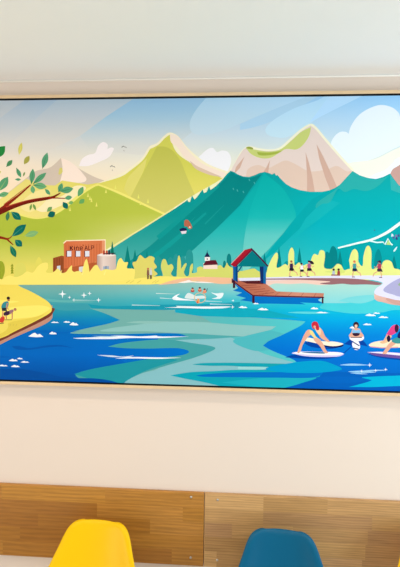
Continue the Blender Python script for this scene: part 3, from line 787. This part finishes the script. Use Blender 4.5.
shape((200, 40, 60), [(311.6, 324), (313.6, 321.6), (316.8, 322), (318.6, 325), (319, 329.6), (316.4, 330), (315.6, 328), (313.4, 329), (312, 327)])
ell((230, 172, 142), 314.6, 326.8, 1.3)
shape(S1, [(297.4, 352.4), (300.4, 351.6), (302.6, 345), (307.4, 337.6), (312, 333.6), (311, 330.2), (307.6, 330), (304.6, 334), (301, 342)])
shape((242, 222, 140), [(309.4, 330.6), (312.4, 331), (316, 336.6), (320.4, 339.8), (319, 341), (314.6, 338.4), (311, 334.6)])
shape(S1, [(313.6, 338.4), (317.8, 338.2), (322.6, 343), (326, 350), (328.2, 352.6), (324.4, 352.8), (320, 346.4), (315, 341.4)])
# seated
shape(NV, [(344, 344, 1), (352, 339), (362, 340), (368, 346.6, 1), (360, 345), (354, 346)])
line(NV, [(344, 353), (354, 344)], .9)
shape((250, 248, 250), [(349.6, 338.4), (351, 335.4), (357, 334.4), (363, 335.8), (363.6, 339), (360, 341), (353, 341)])
shape((246, 246, 250), [(352, 344), (354, 341), (357.4, 340.4), (359.6, 344), (359.8, 348), (357, 350), (353.6, 348.6)])
line((24, 40, 110), [(353, 342), (359.4, 345.8)], 1.0)
line((24, 40, 110), [(353, 348), (358.6, 349.2)], 1.1)
ell((52, 30, 44), 356, 325, 2.9, 3.3)
shape(S1, [(351.4, 332), (352.4, 329), (356, 328), (359.8, 329), (361, 332), (363.6, 335.4), (361.6, 337), (351, 337), (348.8, 335.4)])
shape((130, 190, 228), [(353.2, 329), (355, 330.2), (357.4, 330.2), (359.2, 329), (360, 333), (352.4, 333)])
ell((240, 196, 166), 356, 326, 1.5, 1.9)
line((52, 30, 44), [(354, 324), (358.2, 324)], 1.2)
shape((58, 30, 52), [(352.6, 333.2), (359.6, 333.2), (358, 335.8), (354, 335.8)])
line((90, 60, 60), [(350.4, 337.4), (362, 337.4)], .8)
# pair on the right
shape(NV, [(367, 354, 1), (385, 356), (410, 360), (E1, 362, 1), (E1, 364, 1), (400, 360), (380, 357.6)])
shape((250, 232, 196), [(369, 344.6), (374, 342), (384, 340.4), (396, 340), (412, 341), (425, 344), (412, 347), (396, 347.6), (380, 347.8), (371, 346.6)])
line((220, 150, 160), [(370, 346.6), (382, 347.8), (398, 347.4)], .8)
shape((110, 80, 150), [(367, 352.4, 1), (380, 352), (400, 353.4), (425, 356), (440, 359, 1), (420, 360), (395, 358), (376, 355.6)])
shape((236, 228, 246), [(367, 352.2, 1), (380, 351.8), (400, 353), (425, 355.4), (440, 358.6, 1), (410, 356.4), (385, 354)])
shape((222, 66, 128), [(386, 336), (388.4, 331), (392, 326), (396, 324.6), (399, 326.6), (397.4, 331.4), (392, 335)])
shape((236, 190, 140), [(380, 342), (385.6, 339), (389, 335.4), (391.6, 336), (388.4, 341.4), (383, 343.6)])
line(S1, [(387.6, 334.6), (385, 339), (383.4, 342)], 1.4)
ell((60, 28, 54), 396.6, 328.4, 2.0, 4.2)
ell((40, 26, 60), 388.6, 338.6, 1.9, 3.4)
shape(S1, [(382.4, 353.6), (385.2, 349), (388, 344.6), (392.6, 341), (396, 343), (391.4, 347), (387.4, 352), (386, 353.8)])
shape((64, 150, 146), [(391.6, 341), (396, 337.6), (402, 337), (404, 342), (397, 343.6)])
shape((26, 30, 92), [(397.6, 337.4), (398.4, 333), (402, 330.4), (410, 332), (411, 338), (402, 338.6)])
line(S1, [(409, 334), (413, 345), (416, 354)], 2.2, 1.4)
ell((216, 150, 120), 413, 333, 2.2)
# overhanging branch and its leaves
BK = (136, 36, 18)
shape((86, 20, 12), [(E0, 238), (-20, 222), (0, 209), (6, 205.6), (12, 205), (6, 210), (0, 214.6), (-22, 232), (E0, 250)], False)
line(BK, [(-4, 213.4), (8, 204), (20, 194.4), (31, 184.8)], 4.2, .9)
line((112, 26, 14), [(-4, 214), (14, 206.2), (30, 201.4), (50, 198), (57, 195), (60.6, 192.8)], 5.2, .8, True)
line((176, 62, 40), [(6, 207), (16, 203.6), (31, 199.6), (50, 196.6)], 1.2, .5, True)
line((170, 56, 36), [(4, 204.6), (18, 193.6), (30, 184.8)], .9, .4)
line((140, 30, 20), [(48, 198.2), (56, 198), (65, 198.4)], 1.4, .9)
line(BK, [(E0, 232), (-10, 236), (0, 237.4), (7, 239), (10, 242), (13.4, 245)], 4, .8)
line(BK, [(6, 239), (10, 238), (12.6, 235.4)], 1.6, .8)
G1, G2, DK, YL, OL = (84, 156, 110), (104, 170, 116), (8, 104, 92), (206, 200, 92), (166, 164, 72)
V1, V2 = (50, 112, 74), (70, 150, 120)
for lf in ((-6, 158, 5.2, 146, 9, (36, 134, 62), None), (19, 155, 21.6, 142.4, 4, YL, (226, 220, 130)), (24, 164.4, 29.4, 155.8, 5, OL, None), (6.4, 166.8, 12.4, 160, 4.4, (76, 142, 92), (50, 112, 74)),
           (16.4, 168, 21, 177.4, 4, G1, V1), (23, 176.6, 25, 171.8, 1.7, (120, 150, 80), None), (31.4, 184, 33, 168.6, 5.6, G1, V1), (33, 184, 46.4, 172.6, 5.4, G1, V1), (33, 185, 47, 186.8, 6.6, G2, V1),
           (32.2, 185.4, 33.4, 193.6, 4.6, G2, None), (45, 188.8, 50.2, 194.8, 3.6, G1, None), (58.6, 192.4, 62.2, 183, 4.8, G1, V1), (60, 191.4, 73.4, 188.6, 6.6, G1, V1), (64.6, 198.4, 72.2, 197, 4.4, G1, None),
           (42.4, 168.6, 47.4, 152.4, 6, (86, 158, 116), V1), (-1, 191, 8, 176.8, 8, G1, (170, 196, 110)), (-2, 196, 8.8, 193, 5, G2, V1), (15, 179.4, 21, 179.6, 2.6, G1, None), (30, 210.6, 31.6, 203.8, 2.4, (120, 160, 76), None),
           (36, 210.4, 33, 203.8, 2.6, (110, 156, 76), None), (47, 211.8, 52, 206.8, 4, (110, 160, 92), None), (47.6, 216.4, 55.4, 212.4, 6.4, (10, 98, 88), None), (63, 202, 67.6, 208.8, 5.4, (12, 104, 92), None), (68.4, 203.6, 73.4, 201.8, 3.4, (120, 174, 100), None),
           (78, 196.6, 83.2, 186.6, 5.4, (92, 160, 106), None), (79, 203.6, 84.6, 199.2, 4.6, (100, 164, 90), None), (11.4, 211.8, 21, 219.8, 6.8, DK, V2), (8.4, 211.6, 7, 221, 4, (60, 122, 80), None), (12, 236.4, 26.2, 224.4, 8, DK, V2),
           (24.6, 236, 38.6, 232, 6, (124, 176, 112), (160, 196, 120)), (15, 239.8, 22.2, 246.4, 6.8, DK, V2), (10.4, 245.4, 16, 257.4, 5.6, (20, 112, 84), V2), (-4, 175, 1, 171, 3, YL, None),
           (-30, 190, -16, 180, 8, G1, V1), (-34, 214, -22, 205, 7, DK, V2)):
    leaf(*lf)

im = bpy.data.materials.new('printed_canvas_ink')
im.use_nodes = True
nt = im.node_tree
pb = nt.nodes['Principled BSDF']
at = nt.nodes.new('ShaderNodeAttribute')
at.attribute_name = 'ink'
nt.links.new(at.outputs['Color'], pb.inputs['Base Color'])
pb.inputs['Roughness'].default_value = 0.55
pb.inputs['Specular IOR Level'].default_value = 0.04
canvas = obj('canvas', ink, im, picture)
canvas['label'] = 'printed lake and mountain illustration'

# ---------------------------------------------------------------- oak wall boards
wm = bpy.data.materials.new('oak_staves')
wm.use_nodes = True
nt = wm.node_tree
pb = nt.nodes['Principled BSDF']
at = nt.nodes.new('ShaderNodeAttribute')
at.attribute_name = 'tone'
tc = nt.nodes.new('ShaderNodeTexCoord')
add = nt.nodes.new('ShaderNodeVectorMath')
add.operation = 'ADD'
sh = nt.nodes.new('ShaderNodeVectorMath')
sh.operation = 'SCALE'
sh.inputs['Scale'].default_value = 37.0
nt.links.new(at.outputs['Color'], sh.inputs[0])
nt.links.new(tc.outputs['Object'], add.inputs[0])
nt.links.new(sh.outputs[0], add.inputs[1])
mp = nt.nodes.new('ShaderNodeMapping')
mp.inputs['Scale'].default_value = (5, 20, 90)
nt.links.new(add.outputs[0], mp.inputs['Vector'])
n1 = nt.nodes.new('ShaderNodeTexNoise')
n1.inputs['Scale'].default_value = 1.6
n1.inputs['Detail'].default_value = 6
n1.inputs['Distortion'].default_value = 0.8
nt.links.new(mp.outputs[0], n1.inputs['Vector'])
mp2 = nt.nodes.new('ShaderNodeMapping')
mp2.inputs['Scale'].default_value = (2.2, 5, 16)
nt.links.new(add.outputs[0], mp2.inputs['Vector'])
wv = nt.nodes.new('ShaderNodeTexWave')
wv.wave_type = 'RINGS'
wv.inputs['Scale'].default_value = 2.4
wv.inputs['Distortion'].default_value = 4.0
wv.inputs['Detail'].default_value = 2.0
nt.links.new(mp2.outputs[0], wv.inputs['Vector'])
mm = nt.nodes.new('ShaderNodeMath')
mm.operation = 'MULTIPLY_ADD'
mm.inputs[1].default_value = 0.3
nt.links.new(wv.outputs['Fac'], mm.inputs[0])
nt.links.new(n1.outputs['Fac'], mm.inputs[2])
cr = nt.nodes.new('ShaderNodeMapRange')
cr.inputs['From Min'].default_value = 0.3
cr.inputs['From Max'].default_value = 1.0
cr.inputs['To Min'].default_value = 0.72
cr.inputs['To Max'].default_value = 1.16
nt.links.new(mm.outputs[0], cr.inputs['Value'])
mul = nt.nodes.new('ShaderNodeVectorMath')
mul.operation = 'SCALE'
nt.links.new(at.outputs['Color'], mul.inputs[0])
nt.links.new(cr.outputs[0], mul.inputs['Scale'])
nt.links.new(mul.outputs[0], pb.inputs['Base Color'])
pb.inputs['Roughness'].default_value = 0.42
pb.inputs['Specular IOR Level'].default_value = 0.35

BT = 0.018
bz1 = H - 0.5382 * (D - BT)
bz0 = H - 0.7155 * (D - BT)
JX = on_wall(204.0, 527, BT)[0]
rng = random.Random(11)


def board(x0, x1, base, label, screws, plan):
    root = empty('oak_panel', label, 'wall panel', ((x0 + x1) / 2, 0, bz0), 0, 'oak boards along the wall')
    hw, hh = (x1 - x0) / 2, bz1 - bz0
    bm = bmesh.new()
    add_box(bm, -hw, hw, -BT, -0.0005, 0, hh, 0.0018)
    bm.faces.ensure_lookup_table()
    lay = bm.loops.layers.float_color.new('tone')
    for f in bm.faces:
        for l in f.loops:
            l[lay] = (*lin((base[0] + 18, base[1] + 16, base[2] + 12)), 1)
    e = 0.0018
    zr = [hh - e, hh * .80, hh * .61, hh * .415, hh * .215, e]       # rows from the top down
    yf = -BT - 0.00015
    for r in range(5):
        cuts = [on_wall(px, 527, BT)[0] - (x0 + x1) / 2 for px in plan[r][0]]
        tones = plan[r][1]
        lo = [cuts[0]]
        while lo[0] > -hw:                                            # carry the row on beyond the frame
            lo.insert(0, lo[0] - rng.uniform(.3, .5))
        hi = []
        x = cuts[-1]
        while x < hw:
            x += rng.uniform(.3, .5)
            hi.append(x)
        xs = lo + cuts[1:] + hi
        for i in range(len(xs) - 1):
            xa, xb = max(xs[i], -hw + e), min(xs[i + 1], hw - e)
            if xb - xa < .002:
                continue
            j = i - (len(lo) - 1)
            k = tones[j + 1] if -1 <= j < len(tones) - 1 else rng.uniform(-14, 10)
            c = (base[0] + k, base[1] + k * .95, base[2] + k * .75 + rng.uniform(-5, 5))
            f = bm.faces.new([bm.verts.new(p) for p in ((xa, yf, zr[r + 1]), (xb, yf, zr[r + 1]), (xb, yf, zr[r]), (xa, yf, zr[r]))])
            for l in f.loops:
                l[lay] = (*lin(c), 1)
    obj('board', bm, wm, root)
    for sx, sz in screws:
        b2 = bmesh.new()
        n = 14
        prof = [(0.0052, 0.0), (0.0050, -0.0014), (0.0036, -0.0026), (0.0016, -0.0028)]
        rings = [[b2.verts.new((r_ * math.cos(2 * math.pi * i / n), y_, r_ * math.sin(2 * math.pi * i / n))) for i in range(n)] for r_, y_ in prof]
        for A, B in zip(rings, rings[1:]):
            for i in range(n):
                b2.faces.new((A[i], B[i], B[(i + 1) % n], A[(i + 1) % n]))
        b2.faces.new([b2.verts.new((0.0016 * math.cos(2 * math.pi * i / 6), -0.0016, 0.0016 * math.sin(2 * math.pi * i / 6))) for i in range(6)][::-1])
        bmesh.ops.recalc_face_normals(b2, faces=b2.faces)
        s = obj('screw', b2, screw_m, root, True, (sx - (x0 + x1) / 2, -BT - 0.0001, sz - bz0))
        s['label'] = 'small steel screw head'
    return root


screw_m = mat('screw_steel', (206, 204, 200), 0.3, 1.0)


def pts(*pp):
    return [on_wall(x, y, BT) for x, y in pp]


# visible seams of each row (photo columns), and the tone of the stave before the first seam and after each one
LEFT = [([2, 105], [4, 12, 6]), ([97], [-10, 8]), ([38, 150], [-14, -8, 8]), ([20, 128], [-8, -14, 2]), ([75, 172], [-4, -12, 4])]
RIGHT = [([263, 327], [14, -4, 2]), ([263, 372], [0, -12, -6]), ([232, 293, 368], [-12, 2, -6, -14]), ([270, 366], [-14, 6, -10]), ([217, 258, 363], [10, -10, 12, -4])]
board(-1.72, JX - 0.0012, (170, 117, 46), 'oak stave board on the wall left of the joint, behind the whole yellow chair', pts((191, 497), (190.6, 557.5)), LEFT)
board(JX + 0.0012, 1.55, (184, 144, 96), 'oak stave board on the wall right of the joint, behind the blue chair', pts((217.6, 499.8), (217.1, 560)), RIGHT)

# ---------------------------------------------------------------- shell chairs
PROF = [(0.000, .822, .070), (0.0005, .818, .093), (0.003, .808, .113), (0.008, .790, .127), (0.016, .765, .138), (0.028, .730, .150), (0.043, .690, .166), (0.060, .645, .184),
        (0.082, .590, .202), (0.108, .535, .218), (0.145, .485, .228), (0.195, .452, .232), (0.255, .440, .234), (0.320, .443, .232), (0.380, .452, .226), (0.425, .455, .214), (0.450, .446, .190), (0.460, .436, .150)]


def shell_mesh():
    bm = bmesh.new()
    NU = 17
    rows = []
    for i, (f, z, hw) in enumerate(PROF):
        a_, b_ = PROF[max(0, i - 1)], PROF[min(len(PROF) - 1, i + 1)]
        t = Vector((0, -(b_[0] - a_[0]), b_[1] - a_[1])).normalized()
        nrm = Vector((0, t.z, -t.y))
        if nrm.y > 0 and i < 9:
            nrm = -nrm
        if i >= 9 and nrm.z < 0:
            nrm = -nrm
        dish = 0.010 + 0.050 * min(1, i / 9.0) if i < 11 else 0.060 - 0.045 * (i - 10) / 7.0
        row = []
        for k in range(NU):
            u = -1 + 2 * k / (NU - 1)
            p = Vector((u * hw, -f, z)) + nrm * (dish * abs(u) ** 2.3)
            lip = max(0, (abs(u) - .8) / .2)
            p -= nrm * (0.013 * lip * lip)
            if i == 0:
                p -= nrm * 0.011
            elif i == 1:
                p -= nrm * 0.006
            elif i == 2:
                p -= nrm * 0.0018
            if i == 0:
                p.z -= 0.004 * abs(u) ** 3
            row.append(bm.verts.new(p))
        rows.append(row)
    for A, B in zip(rows, rows[1:]):
        for k in range(NU - 1):
            bm.faces.new((A[k], B[k], B[k + 1], A[k + 1]))
    bmesh.ops.recalc_face_normals(bm, faces=bm.faces)
    return bm


leg_m = mat('beech_leg', (206, 168, 118), 0.45, vary=0.1, bscale=25)
rod_m = mat('black_rod', (26, 26, 28), 0.4, 0.6)


def chair(label, cat, loc, rz, rgb, name, group=None):
    root = empty('shell_chair', label, cat, loc, rz, group)
    s = obj('seat_shell', shell_mesh(), mat(name, rgb, 0.34, spec=0.2, bump=0.02, bscale=500), root, True)
    so = s.modifiers.new('thickness', 'SOLIDIFY')
    so.thickness = 0.007
    so.offset = 0
    su = s.modifiers.new('round', 'SUBSURF')
    su.levels = su.render_levels = 2
    tops = []
    for sx in (-1, 1):
        for fy, gy in ((-0.19, -0.06), (-0.36, -0.48)):
            bm = bmesh.new()
            top = (sx * 0.115, fy, 0.405)
            add_tube(bm, (sx * 0.235, gy, 0.0), top, 0.011, 0.017)
            obj('leg', bm, leg_m, root, True)
            tops.append(top)
            b2 = bmesh.new()
            add_tube(b2, (top[0], top[1], 0.40), (top[0] * .9, top[1], 0.452), 0.009, 0.009)
            obj('mount', b2, rod_m, root, True)
    for A, B in ((0, 3), (1, 2)):
        bm = bmesh.new()
        a_, b_ = Vector(tops[A]), Vector(tops[B])
        dz = Vector((0, 0, 0.02 * A))
        add_tube(bm, a_ - Vector((0, 0, .03)) + dz, b_ - Vector((0, 0, .06)) + dz, 0.004, 0.004, 8)
        obj('cross_brace', bm, rod_m, root, True)
    return root


def chair_at(px, py, gap):
    return on_wall(px, py, gap)[0]


GAPC = 0.10
chair('yellow plastic shell chair whose whole back shows below the left part of the picture', 'chair', (chair_at(100, 521, GAPC), -GAPC, 0), math.radians(-4), (238, 192, 0), 'yellow_plastic', 'shell chairs along the wall')
chair('teal blue plastic shell chair in front of the oak board', 'chair', (chair_at(281.5, 530, GAPC), -GAPC, 0), math.radians(-4), (0, 90, 126), 'blue_plastic', 'shell chairs along the wall')
chair('yellow plastic shell chair mostly cut off by the right edge of the photo', 'chair', (chair_at(436, 536, GAPC), -GAPC, 0), math.radians(-4), (238, 192, 0), 'yellow_plastic', 'shell chairs along the wall')
